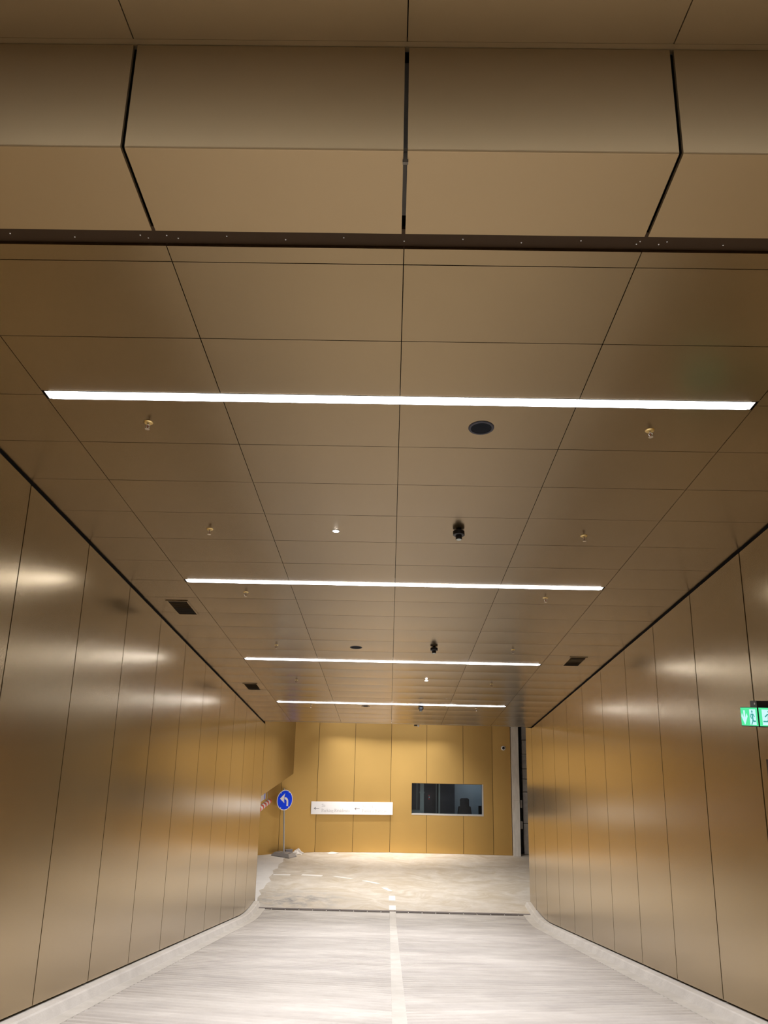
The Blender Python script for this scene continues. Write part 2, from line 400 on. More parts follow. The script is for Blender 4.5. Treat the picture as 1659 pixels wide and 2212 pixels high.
# door in the right wall next to the exit sign
d = link('door_1', None, None, (XR, 7.4, zfloor(7.4)+0.12)); tag(d, 'dark framed service door in the right wall under the exit sign', kind='structure')
MB().prism([(0,-0.55,0),(0,0.55,-0.19),(0,0.55,2.33),(0,-0.55,2.33)][::-1], (-0.006,0,0), (0.004,0,0)).build('door_frame', M['slot'], d)
MB().prism([(0,-0.50,0.02),(0,0.50,-0.15),(0,0.50,2.28),(0,-0.50,2.28)][::-1], (-0.010,0,0), (0.0,0,0)).build('door_leaf', M['wall'], d)

# ================================================================= SLOPING CEILING
ceil = MB().prism([(XL-0.15,3.60,zceil(3.60)+0.12),(XR+0.15,3.60,zceil(3.60)+0.12),(XR+0.15,Y_CE-0.05,zceil(Y_CE-0.05)+0.12),(XL-0.15,Y_CE-0.05,zceil(Y_CE-0.05)+0.12)], (0,0,0), (0,0,0.15)).build('ceiling', M['dark'])
tag(ceil, 'sloping ceiling of bronze metal panels', kind='structure')
_pc = {}
def bowed(wd, ln, bow):
    key = (round(wd,3), round(ln,3), round(bow,4))
    if key in _pc: return _pc[key]
    nx, ny = 6, 6; v = []; f = []
    for j in range(ny+1):
        for i in range(nx+1):
            u = i/nx; t = j/ny
            z = -bow*(1-abs(2*u-1)**6)*(1-abs(2*t-1)**2.5)
            v.append((wd*(u-0.5), ln*(t-0.5), z))
    for j in range(ny):
        for i in range(nx):
            a = j*(nx+1)+i; f.append((a, a+nx+1, a+nx+2, a+1))
    o = len(v)
    rim = [i for i in range(nx+1)]+[j*(nx+1)+nx for j in range(1, ny+1)]+[ny*(nx+1)+i for i in range(nx-1, -1, -1)]+[j*(nx+1) for j in range(ny-1, 0, -1)]
    for r in rim: v.append((v[r][0], v[r][1], 0.02))
    m_ = len(rim)
    for k in range(m_): f.append((rim[k], rim[(k+1)%m_], o+(k+1)%m_, o+k))
    mb = MB(); mb.add(v, f); me = mb.mesh('ceiling_panel', M['ceil'], smooth=True); _pc[key] = me; return me
ROW = 0.705
rows = [3.69, 3.815]+[4.52+ROW*k for k in range(0, 24)]
rows = [r for r in rows if r < Y_CE-0.1]+[Y_CE]
cols = [XL+0.012, -2.685, -1.325, 0.03, 1.375, 2.71, XR-0.012]
LROWS = [4.52+ROW*k for k in (1, 7, 13, 19)]
LW = 0.058                                       # half width of light slot
for ci in range(6):
    for ri in range(len(rows)-1):
        y0, y1 = rows[ri], rows[ri+1]; g = 0.0028; a, b_ = y0+g, y1-g
        if ri == 0 and ci not in (0, 5):
            pass
        if 1 <= ci <= 4:
            for ly in LROWS:
                if abs(y0-ly) < 0.02: a = y0+LW
                if abs(y1-ly) < 0.02: b_ = y1-LW
        x0, x1 = cols[ci]+g, cols[ci+1]-g
        if ri == 0 and ci == 1: x0 = cols[1]+g
        yc, xc = (a+b_)/2, (x0+x1)/2
        deep = 0.0012+0.0068*max(0, min(1, (yc-8)/8))
        bow = (0.0 if ri < 1 else deep*random.choice((0.8, 1.0, 1.2)))
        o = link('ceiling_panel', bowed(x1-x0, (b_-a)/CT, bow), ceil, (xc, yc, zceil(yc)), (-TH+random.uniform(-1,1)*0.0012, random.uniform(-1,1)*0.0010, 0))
# thin joint trim and the level ceiling of the landing, hidden behind the ceiling edge
LL = (23.2, 27.35)
for (ya, yb) in ((Y_CE+0.002, LL[0]-0.055), (LL[0]+0.055, LL[1]-0.055), (LL[1]+0.055, 28.9)):
    for xa, xb in ((XL-0.1, -2.685), (-2.68, 0.028), (0.032, 2.71), (2.715, 8.4)):
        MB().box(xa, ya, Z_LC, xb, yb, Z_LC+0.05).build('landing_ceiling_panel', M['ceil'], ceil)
for yl in LL:
    for xa, xb in ((XL-0.1, -2.685), (2.71, 8.4)): MB().box(xa, yl-0.053, Z_LC, xb, yl+0.053, Z_LC+0.05).build('infill_strip', M['ceil'], ceil)

# ================================================================= DOWNSTAND with slot
bm = MB().box(XL-0.1, Y_BM+0.08, 2.75, XR+0.1, 3.75, 3.30).build('trim_3', M['dark']); tag(bm, 'bronze clad downstand beam across the hall', kind='structure')
Y_SB = 3.58
zs0, zs1 = zceil(Y_BM), zceil(Y_SB)
bcols = [XL+0.012, -2.725, -1.365, 0.025, 1.365, 2.75, XR-0.012]
for i in range(6):
    if i in (0, 5) : pass
    g = 0.0105; x0, x1 = bcols[i]+g, bcols[i+1]-g
    t = 0.02
    # L-shaped sheet: face + soffit
    prof = [(Y_BM, 3.247), (Y_BM, zs0+0.009), (Y_BM+0.0012, zs0+0.0045), (Y_BM+0.0045, zs0+0.0006), (Y_BM+0.009, zs0-0.0012), (Y_SB, zs1), (Y_SB, zs1+t), (Y_BM+t, zs0+t), (Y_BM+t, 3.247)]
    MB().prism([(0,y,z) for y, z in prof], (x0,0,0), (x1,0,0)).build('beam_panel', M['entry'], bm)
MB().box(0.012, Y_BM+0.05, 2.60, 0.040, Y_BM+0.07, 3.20).build('joint_backing', M['jb'], bm)
MB().prism([(0.012,Y_BM+0.03,zceil(Y_BM+0.03)+0.045),(0.040,Y_BM+0.03,zceil(Y_BM+0.03)+0.045),(0.040,3.50,zceil(3.5)+0.045),(0.012,3.50,zceil(3.5)+0.045)], (0,0,0), (0,0,0.01)).build('joint_backing', M['jb'], bm)
MB().prism([(XL,3.572,zceil(3.572)+0.022),(XR,3.572,zceil(3.572)+0.022),(XR,3.76,zceil(3.76)+0.022),(XL,3.76,zceil(3.76)+0.022)], (0,0,0), (0,0,0.02)).build('slot_plate', M['slot'], bm)
scx = [-2.20,-1.84,-1.46,-1.42,-1.31,-1.25,-0.97,-0.64,-0.31,0.03,0.36,0.69,1.02,1.335,1.35,1.46,1.50,1.82,2.3]
for i, x in enumerate(scx):
    yy = 3.645+(0.012 if i % 2 else -0.008)
    MB().lathe([(0.0028,-0.003),(0.0042,0.0)], 8).build('screw', M['white'], bm, (x, yy, zceil(yy)+0.021))  # white colour stands in for the specular glint on each screw
# upper entry ceiling
uc = MB().box(XL-0.15, Y_TOP-7, Z_UC+0.09, XR+0.15, Y_BM+0.05, Z_UC+0.3).build('ceiling', M['dark']); tag(uc, 'level upper ceiling of bronze panels over the entry', kind='structure')
ey = [3.02, 2.0, 0.56, -0.93, -2.37, -3.81, -5.25, -6.69, -8.9]
for i in range(6):
    for j in range(len(ey)-1):
        g = 0.003
        a0 = 0.056 if (j == 0 and 1 <= i <= 4) else g; a1 = 0.056 if (j == 1 and 1 <= i <= 4) else g
        MB().box(bcols[i]+g, ey[j+1]+a0, Z_UC, bcols[i+1]-g, ey[j]-a1, Z_UC+0.02).build('ceiling_panel', M['entry'], uc)
MB().box(XL, 3.0185, Z_UC, XR, Y_BM+0.03, Z_UC+0.03).build('edge_trim', M['entry'], uc)
wb_ = MB().box(XL-0.2, Y_TOP-7.1, -1.4, XR+0.2, Y_TOP-6.95, Z_UC+0.3).build('wall_front', M['wall']); tag(wb_, 'closed bronze wall behind the entry', kind='structure')

# ================================================================= BACK WALL
Z_BT = Z_LC-0.03; Z_BB = ZF+0.006
pts = [(-6.6,26.55),(-5.2,27.28),(-3.84,28.02),(-2.60,28.47),(-1.27,28.61),(0.06,28.75),(1.37,28.75),(2.71,28.75),(3.785,28.75),(4.455,28.72)]
wk = MB()
for (xa, ya), (xb, yb) in zip(pts[:-1], pts[1:]):
    if xa >= 0.05 and xa < 3: continue
    wk.prism([(xa,ya+0.06,ZF),(xb,yb+0.06,ZF),(xb,yb+0.16,ZF),(xa,ya+0.16,ZF)], (0,0,0), (0,0,Z_LC-ZF+0.2))
WX0, WX1, WZ0, WZ1 = 0.83, 3.44, -3.785, -2.70
wk.box(0.06,28.81,ZF,3.785,28.95,WZ0-0.03); wk.box(0.06,28.81,WZ1+0.03,3.785,28.95,Z_LC+0.2)
wk.box(0.06,28.81,WZ0-0.03,WX0-0.03,28.95,WZ1+0.03); wk.box(WX1+0.03,28.81,WZ0-0.03,3.785,28.95,WZ1+0.03)
wback = wk.build('wall_back', M['dark']); tag(wback, 'golden bronze panelled wall at the foot of the ramp', kind='structure')
for k, ((xa, ya), (xb, yb)) in enumerate(zip(pts[:-1], pts[1:])):
    mb = MB(); g = 0.0065
    pass
    dx, dy = xb-xa, yb-ya; L = math.hypot(dx, dy); ux, uy = dx/L, dy/L
    def quad(p, q, z0, z1):
        ax_, ay_ = xa+ux*p, ya+uy*p; bx_, by_ = xa+ux*q, ya+uy*q
        nx_, ny_ = -uy, ux
        mb.prism([(ax_,ay_,0),(bx_,by_,0),(bx_+nx_*.03,by_+ny_*.03,0),(ax_+nx_*.03,ay_+ny_*.03,0)], (0,0,z0), (0,0,z1))
    if xa >= 0.05 and xa < 3:
        p0, p1 = g, L-g
        w0, w1 = max(p0, WX0-xa), min(p1, WX1-xa)
        quad(p0, p1, Z_BB, WZ0); quad(p0, p1, WZ1, Z_BT)
        if w0 > p0: quad(p0, w0, WZ0, WZ1)
        if w1 < p1: quad(w1, p1, WZ0, WZ1)
    else:
        quad(g, L-g, Z_BB, Z_BT)
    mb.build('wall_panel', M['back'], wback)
# window with reveal, glass and control booth
win = link('window_1', None, None, ((WX0+WX1)/2, 28.75, (WZ0+WZ1)/2)); tag(win, 'dark control booth window in the back wall', kind='structure')
hw, hh = (WX1-WX0)/2, (WZ1-WZ0)/2
fb = MB(); t = 0.045
fb.box(-hw, -0.012, -hh, hw, 0.16, -hh+t); fb.box(hw-t, -0.012, -hh+t, hw, 0.16, hh)
fb.build('window_frame', M['frame'], win)
fb = MB(); fb.box(-hw, -0.002, hh-0.012, hw-t, 0.16, hh); fb.box(-hw, -0.002, -hh+t, -hw+0.012, 0.16, hh-0.012); fb.build('shadow_frame', M['slot'], win)
MB().box(-hw+0.012, 0.10, -hh+t, hw-t, 0.112, hh-0.012).build('window_pane', M['glass'], win)
# booth shell
bz0, bz1 = -4.62, -2.2
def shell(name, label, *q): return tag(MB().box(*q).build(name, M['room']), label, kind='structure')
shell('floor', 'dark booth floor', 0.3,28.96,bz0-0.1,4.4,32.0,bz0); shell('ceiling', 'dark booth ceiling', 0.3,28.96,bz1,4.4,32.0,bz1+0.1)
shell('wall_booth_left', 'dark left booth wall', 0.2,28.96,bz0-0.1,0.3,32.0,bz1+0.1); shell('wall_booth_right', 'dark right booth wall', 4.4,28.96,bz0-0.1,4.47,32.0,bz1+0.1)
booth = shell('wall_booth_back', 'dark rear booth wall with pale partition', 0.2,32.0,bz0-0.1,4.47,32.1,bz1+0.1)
MB().box(2.52,30.9,bz0,4.38,30.96,bz1).build('pale_partition', M['roomgrey'], booth)
MB().box(3.62,30.2,bz0,4.38,30.88,bz1).build('side_partition', M['roomgrey'], booth)
MB().box(1.16,29.30,bz0,1.30,29.42,bz1).build('column', M['stud'], booth)
MB().box(1.145,29.28,-3.1,1.315,29.44,-3.06).build('column_clip', M['stud'], booth)
MB().box(1.03,29.3,bz0,1.05,29.32,bz1).build('rail', M['stud'], booth)
MB().box(0.8,29.25,-3.78,1.30,29.5,-3.70).build('counter', M['stud'], booth)
MB().box(1.86,29.6,bz0,1.92,29.66,bz1).build('door_post', M['stud'], booth)
MB().box(1.76,29.62,bz0,1.80,29.66,bz1).build('door_post', M['roomgrey'], booth)
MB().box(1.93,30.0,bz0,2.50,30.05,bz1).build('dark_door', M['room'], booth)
for z in (-3.24, -3.36):
    MB().lathe([(0.012,-0.004),(0.012,0.004)], 8, M4=Matrix.Rotation(math.pi/2,4,'X')).build('indicator_light', M['redled'], booth, (1.52, 29.9, z))
MB().lathe([(0.014,-0.004),(0.014,0.004)], 8, M4=Matrix.Rotation(math.pi/2,4,'X')).build('indicator_light', M['lit_white'], booth, (1.53, 29.9, -3.30))
bl = bpy.data.lights.new('booth_fill_lamp', 'AREA'); bl.energy = 17; bl.size = 0.6; bl.color = (0.85, 0.93, 1.0)
blo = bpy.data.objects.new('booth_fill_lamp', bl); COL.objects.link(blo); blo.location = (3.3, 29.9, bz1-0.06)  # added lamp with no visible source, brightens the booth interior
# office chair
ch = thing('office_chair', 'black high backed office chair behind the booth window', 'chair', (2.87, 30.0, bz0), (0,0,math.radians(12)))
mb = MB(); mb.prism([(-0.25,0,0.55),(0.25,0,0.55),(0.27,0,0.75),(0.23,0,1.0),(0.17,0,1.02),(0.17,0,1.26),(0.12,0,1.30),(-0.12,0,1.30),(-0.17,0,1.26),(-0.17,0,1.02),(-0.23,0,1.0),(-0.27,0,0.75)], (0,-0.05,0), (0,0.04,0)); mb.build('backrest', M['cushion'], ch)
MB().box(-0.26,-0.1,0.46,0.26,-0.55,0.54).build('seat', M['cushion'], ch)
for s in (-1, 1): MB().tube([(s*0.28,-0.1,0.5),(s*0.29,-0.1,0.72),(s*0.29,-0.4,0.74)], 0.02).build('armrest', M['black'], ch)
MB().tube([(0,-0.3,0.08),(0,-0.3,0.47)], 0.03).build('gas_column', M['black'], ch)
sb = MB()
for k in range(5):
    a = k*2*math.pi/5; sb.tube([(0,-0.3,0.1),(0.3*math.cos(a),-0.3+0.3*math.sin(a),0.05)], 0.022); sb.lathe([(0.025,0),(0.025,0.05)], 8, M4=Matrix.Translation((0.3*math.cos(a),-0.3+0.3*math.sin(a),0)))
sb.build('star_base', M['black'], ch)
# desk and monitor
dk = thing('desk', 'low dark desk under the booth window', 'desk', (3.2, 29.35, bz0))
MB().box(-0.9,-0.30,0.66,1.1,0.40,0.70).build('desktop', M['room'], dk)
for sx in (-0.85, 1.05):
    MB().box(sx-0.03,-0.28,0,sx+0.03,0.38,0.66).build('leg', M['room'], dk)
mo = thing('monitor', 'black computer monitor in the lower right corner of the booth window', 'monitor', (3.52, 29.35, bz0+0.70))
MB().box(-0.20,-0.02,0.10,0.25,0.02,0.42).build('screen', M['black'], mo); MB().box(-0.03,-0.01,0.02,0.03,0.03,0.12).build('stand', M['black'], mo); MB().box(-0.1,-0.08,0,0.1,0.08,0.02).build('foot', M['black'], mo)
# concrete post, gap, block wall on the right of the back wall
cp = MB()
cp.box(4.475,28.62,ZF,4.735,29.2,-3.21); cp.box(4.475,28.62,-3.205,4.735,29.2,Z_LC+0.1)
tag(cp.build('trim_4', M['raw']), 'bare concrete post at the right end of the back wall', kind='structure')
bwall = MB().box(4.74,29.31,ZF,8.5,29.6,Z_LC+0.2).build('wall_block', M['greybox']); tag(bwall, 'grey concrete block wall right of the bare post', kind='structure')
zs = [ZF, -4.03, -2.95, -2.50, -2.14, -1.62, -1.12, -0.62, Z_LC+0.1]
for i in range(len(zs)-1):
    xx = 4.925
    while xx < 8.4:
        wd = 0.62 if i % 2 else 0.5; x1 = min(xx+wd, 8.45)
        mb = MB(); mb.box(xx+0.006, 29.02, zs[i]+0.012, x1-0.006, 29.31, zs[i+1]-0.012)
        mb.build('concrete_block', M['block'], bwall); xx = x1
pp = thing('downpipe', 'black vertical pipe in the gap beside the concrete post', 'pipe', (4.86, 29.14, ZF))
MB().tube([(0,0,0),(0,0,Z_LC-ZF)], 0.045, 12).build('pipe', M['black'], pp)
for i, z in enumerate((0.98, 1.70)):
    jb_ = tag(MB().box(-0.035,-0.03,-0.13,0.035,0.03,0.13).build('junction_box', M['galv'], None, (4.86, 29.064, ZF+z)), ('lower', 'upper')[i]+' small grey box on the black pipe beside the concrete post', 'junction box', 'grey boxes on the black pipe')

# ================================================================= LIGHTS
def strip_light(loc, rot, label, watts, col=(1.0, 0.965, 0.96), half=2.68, group='linear ceiling lights', tilt=0.0, spread=None):
    t_ = thing('linear_light', label, 'ceiling light', loc, rot, group)
    fbm = MB(); h = half; w2 = 0.052
    fbm.box(-h,-w2,-0.002,h,-w2+0.004,0.06); fbm.box(-h,w2-0.004,-0.002,h,w2,0.06); fbm.box(-h,-w2+.004,-0.002,-h+0.004,w2-.004,0.06); fbm.box(h-0.004,-w2+.004,-0.002,h,w2-.004,0.06); fbm.box(-h,-w2,0.06,h,w2,0.065)
    fbm.build('light_channel', M['frame'], t_)
    MB().box(-h+0.03,-w2+0.006,-0.006,h-0.03,w2-0.006,0.02).build('diffuser', M['led'], t_)
    la = bpy.data.lights.new('strip_lamp', 'AREA'); la.shape = 'RECTANGLE'; la.size = 2*h-0.06; la.size_y = 2*w2-0.012; la.energy = watts; la.color = col; la.spread = spread or SPREAD
    lo = bpy.data.objects.new('strip_lamp', la); COL.objects.link(lo); lo.parent = t_; lo.location = (0,0,-0.008); lo.rotation_euler = (tilt,0,0)
    return t_
names = ['nearest and longest looking white light strip in the sloping ceiling', 'second white light strip from the camera in the ceiling', 'third white light strip from the camera in the ceiling', 'farthest visible white light strip near the ceiling edge']
for ly, nm in zip(LROWS, names): strip_light((0.012, ly, zceil(ly)), (-TH,0,0), nm, HALL_W)
strip_light((0.012, LL[0], Z_LC-0.001), (0,0,0), 'light strip of the level landing ceiling nearer the ramp', LANDING_W[0], (1.0, 0.95, 0.885), spread=math.radians(150))
strip_light((0.012, LL[1], Z_LC-0.001), (0,0,0), 'light strip of the level landing ceiling nearer the back wall', LANDING_W[1], (1.0, 0.95, 0.885), half=2.15, tilt=math.radians(24), spread=math.radians(80))
strip_light((0.012, 2.0, Z_UC-0.001), (0,0,0), 'added unseen light strip in the level upper ceiling brightening the downstand beam', ENTRY_FILL_W)  # added strip out of view, brightens the downstand face and entry

# ================================================================= CEILING FITTINGS
def on_ceil(x, y, dz=0.0): return (x, y, zceil(y)+dz)
CR = (-TH, 0, 0)
# sprinklers
def sprinkler():
    t_ = thing('sprinkler', 'x', 'sprinkler', (0,0,0), CR, 'brass sprinklers in the ceiling')
    MB().lathe([(0.042,0.0),(0.042,-0.004),(0.034,-0.012),(0.012,-0.014)], 20).build('escutcheon', M['brass'], t_, smooth=True)
    mb = MB(); mb.lathe([(0.011,-0.012),(0.011,-0.03),(0.006,-0.034)], 10)
    for s in (-1, 1): mb.tube([(s*0.010,0,-0.028),(s*0.020,0,-0.045),(s*0.010,0,-0.066),(0,0,-0.07)], 0.0035, 6)
    mb.build('body', M['chrome'], t_)
    MB().lathe([(0.003,-0.034),(0.003,-0.062)], 8).build('bulb', M['bulb'], t_)
    mb = MB(); mb.lathe([(0.006,-0.068),(0.022,-0.076),(0.022,-0.079),(0.004,-0.079)], 14); mb.build('deflector', M['chrome'], t_)
    return t_
rowsS = [(5.60,'just beyond the nearest light strip'),(7.76,'between the nearest and second light strips'),(9.87,'just beyond the second light strip'),(12.64,'just before the third light strip'),(15.42,'between the third and farthest light strips'),(18.25,'just beyond the farthest light strip')]
proto = sprinkler(); first = True; proto.scale = (0.88, 0.88, 0.80)
for y, wh in rowsS:
    for x, sd in ((-2.0+0.008*(y-5.6), 'left'), (2.04, 'right')):
        o = proto if first else copy_tree(proto); first = False
        o.location = on_ceil(x, y); o['label'] = 'small brass sprinkler on the '+sd+' of the ceiling '+wh
# smoke detectors
def detector():
    t_ = thing('smoke_detector', 'x', 'detector', (0,0,0), CR, 'black detectors in the ceiling')
    MB().lathe([(0.030,0.0),(0.030,-0.02),(0.062,-0.022),(0.062,-0.062),(0.052,-0.068),(0.035,-0.068)], 24).build('base', M['black'], t_, smooth=True)
    MB().lathe([(0.034,-0.066),(0.034,-0.108),(0.030,-0.112),(0.028,-0.112)], 20).build('sensor_head', M['black'], t_, smooth=True)
    MB().lathe([(0.028,-0.110),(0.028,-0.1135)], 20).build('sensor_face', M['stud'], t_)
    return t_
pd = detector()
for i, (x, y, lb) in enumerate(((0.69,7.66,'black detector hanging between the nearest and second light strips'),(0.71,12.56,'black detector hanging just before the third light strip'),(0.72,18.15,'black detector hanging just beyond the farthest light strip'))):
    o = pd if i == 0 else copy_tree(pd); o.location = on_ceil(x, y); o['label'] = lb
# speakers
def speaker():
    t_ = thing('ceiling_speaker', 'x', 'speaker', (0,0,0), CR, 'round dark speakers in the ceiling')
    MB().lathe([(0.103,0.0),(0.103,-0.005),(0.098,-0.009),(0.084,-0.009),(0.082,-0.004)], 40).build('rim', M['greyring'], t_, smooth=True)
    MB().lathe([(0.083,0.0),(0.083,-0.0055),(0.04,-0.007),(0.01,-0.0075)], 40).build('grille', M['char'], t_, smooth=True)
    return t_
ps = speaker()
for i, (x, y, lb) in enumerate(((0.69,5.60,'large round dark speaker just beyond the nearest light strip'),(-0.60,12.69,'round dark speaker left of centre before the third light strip'),(-0.59,18.23,'round dark speaker left of centre beyond the farthest light strip'))):
    o = ps if i == 0 else copy_tree(ps); o.location = on_ceil(x, y); o['label'] = lb
# air vents
def vent():
    t_ = thing('air_vent', 'x', 'vent', (0,0,0), CR, 'rectangular ceiling vents')
    a, b2 = 0.155, 0.34; fw = 0.024
    mb = MB(); mb.box(-a,-b2,-0.010,a,-b2+fw,0.0); mb.box(-a,b2-fw,-0.010,a,b2,0.0); mb.box(-a,-b2+fw,-0.010,-a+fw,b2-fw,0.0); mb.box(a-fw,-b2+fw,-0.010,a,b2-fw,0.0)
    mb.build('vent_frame', M['ceil'], t_)
    MB().box(-a+fw,-b2+fw,-0.003,a-fw,b2-fw,0.0).build('vent_back', M['dark'], t_)
    n_ = 22
    for k in range(n_):
        y = -b2+fw+(2*b2-2*fw)*(k+0.5)/n_
        MB().add([(-a+fw,y-0.007,-0.009),(a-fw,y-0.007,-0.009),(a-fw,y+0.005,-0.004),(-a+fw,y+0.005,-0.004),(-a+fw,y-0.006,-0.010),(a-fw,y-0.006,-0.010),(a-fw,y+0.006,-0.005),(-a+fw,y+0.006,-0.005)], [(0,1,2,3),(7,6,5,4),(0,4,5,1),(2,6,7,3),(1,5,6,2),(3,7,4,0)]).build('slat', M['vslat'], t_)
    return t_
pv = vent()
for i, (x, y, lb) in enumerate(((-3.01,10.62,'bronze ceiling vent near the left wall beyond the second light strip'),(-2.95,16.20,'bronze ceiling vent near the left wall beyond the third light strip'),(3.24,13.38,'bronze ceiling vent near the right wall'))):
    o = pv if i == 0 else copy_tree(pv); o.location = on_ceil(x, y); o['label'] = lb
# recessed emergency spots
def spot():
    t_ = thing('recessed_spot', 'x', 'spotlight', (0,0,0), CR, 'bright recessed spots')
    MB().lathe([(0.040,0.0),(0.040,-0.004),(0.031,-0.005),(0.030,-0.002)], 24).build('ring', M['frame'], t_)
    MB().lathe([(0.029,-0.001),(0.029,-0.005),(0.018,-0.010),(0.005,-0.012)], 18).build('lens', M['spot'], t_)
    return t_
pz = spot()
for i, (x, y, lb) in enumerate(((-0.62,7.75,'small bright spot left of the nearest black detector'),(0.71,15.23,'small bright spot between the third and farthest light strips'))):
    o = pz if i == 0 else copy_tree(pz); o.location = on_ceil(x, y); o['label'] = lb
# small white fitting under the landing ceiling edge
t_ = thing('ceiling_sensor', 'tiny white sensor on a dark bracket at the far ceiling edge', 'sensor', (0.75, 21.3, Z_LC))
MB().box(-0.09,-0.02,-0.05,0.0,0.02,0.0).build('bracket', M['black'], t_); MB().lathe([(0.02,0.0),(0.030,-0.03),(0.016,-0.065)], 12).build('sensor_body', M['white'], t_, (0.03,0,0))

# ================================================================= EXIT SIGN (right wall)
ex = thing('exit_sign', 'lit green emergency exit sign on the right wall', 'exit sign', (3.375, 7.09, -0.115))
MB().box(0.004,0.004,0.0,0.36,0.345,0.178).build('sign_body', M['black'], ex)
MB().box(0.012,0.02,0.178,0.452,0.15,0.235).build('mounting_box', M['black'], ex)
MB().lathe([(0.010,-0.003),(0.010,0.003)], 14, M4=Matrix.Rotation(math.pi/2,4,'Y')).build('test_button', M['frame'], ex, (0.011, 0.055, 0.208))
def uv(o3, eu, ev, pts2): return [Vector(o3)+Vector(eu)*u+Vector(ev)*v for u, v in pts2]
def ribbon(pts2, wd):
    # flat stroke along a polyline -> list of quads (2-D)
    out = []
    for (a, b_) in zip(pts2[:-1], pts2[1:]):
        dx, dy = b_[0]-a[0], b_[1]-a[1]; L = math.hypot(dx, dy) or 1; nx, ny = -dy/L*wd/2, dx/L*wd/2; ex_, ey_ = dx/L*wd*0.3, dy/L*wd*0.3
        out.append([(a[0]-ex_+nx, a[1]-ey_+ny), (a[0]-ex_-nx, a[1]-ey_-ny), (b_[0]+ex_-nx, b_[1]+ey_-ny), (b_[0]+ex_+nx, b_[1]+ey_+ny)])
    return out
def disc2(cx_, cy_, r, n=14): return [(cx_+r*math.cos(2*math.pi*k/n), cy_+r*math.sin(2*math.pi*k/n)) for k in range(n)]
def sign_face(parent, origin, eu, ev, nrm, flip):
    # a 0.34 x 0.17 lit face: arrow down and running figure through a door; u to the right seen from outside
    N = Vector(nrm)
    def lay(polys, d0, d1, name, mat):
        mb = MB()
        for p in polys: mb.prism(uv(origin, eu, ev, p), N*d0, N*d1)
        mb.build(name, mat, parent)
    lay([[(0.008,0.008),(0.335,0.008),(0.335,0.172),(0.008,0.172)]], 0.0, 0.004, 'green_panel', M['green'])
    fx = (lambda u: u) if not flip else (lambda u: 0.343-u)
    q = lambda ps: [(fx(u), v) for u, v in ps]
    lay([q([(0.068,0.148),(0.098,0.148),(0.098,0.076),(0.130,0.120),(0.146,0.092),(0.083,0.016),(0.020,0.092),(0.036,0.120),(0.068,0.076)])], 0.004, 0.006, 'arrow', M['lit_white'])
    lay([q([(0.190,0.018),(0.310,0.018),(0.310,0.156),(0.190,0.156)])], 0.004, 0.006, 'doorway', M['lit_white'])
    man = [disc2(0.245,0.136,0.012)]
    for s_ in ([(0.225,0.075),(0.210,0.093),(0.222,0.113),(0.262,0.113),(0.283,0.092)],): man += ribbon(s_, 0.010)
    man += ribbon([(0.246,0.112),(0.250,0.075)], 0.022)
    man += ribbon([(0.250,0.075),(0.262,0.050),(0.300,0.050)], 0.012)
    man += ribbon([(0.250,0.075),(0.243,0.045),(0.222,0.022)], 0.012)
    lay([q(p) for p in man], 0.006, 0.0075, 'running_figure', M['man_green'])
# face towards the hall (normal -x); seen from the hall u runs from far end to near end
sign_face(ex, (0.004,0.343,0.0), (0,-1,0), (0,0,1), (-1,0,0), False)
# face towards the camera (normal -y); figure first, arrow at the wall side
sign_face(ex, (0.008,0.004,0.0), (1,0,0), (0,0,1), (0,-1,0), True)

# ================================================================= DIRECTION BOARD
SX = Vector((1.33+1.33, 0.28, 0)).normalized(); SN = Vector((SX.y, -SX.x, 0)); SZ = Vector((0,0,1))
bo_ = Vector((-2.79, 28.47+0.28/2.66*(-0.19), -3.795))+SN*0.06
ds = thing('direction_board', 'long white direction board with grey lettering on the back wall', 'sign', bo_, (0,0,math.atan2(SX.y, SX.x)))
BW, BH = 2.94, 0.425
MB().box(0,-0.035,0,BW,-0.005,BH).build('board', M['white'], ds)
def seg(p0, p1, wd): return ribbon([p0, p1], wd)
def arcp(cx_, cy_, rx, ry, a0, a1, n=8): return [(cx_+rx*math.cos(math.radians(a0+(a1-a0)*i/n)), cy_+ry*math.sin(math.radians(a0+(a1-a0)*i/n))) for i in range(n+1)]
TK, TN, SF = 0.13, 0.065, 0.05                  # thick, thin, serif stroke weights (cap height 1)
def serif(x, y, w=0.26): return seg((x-w/2, y), (x+w/2, y), SF)
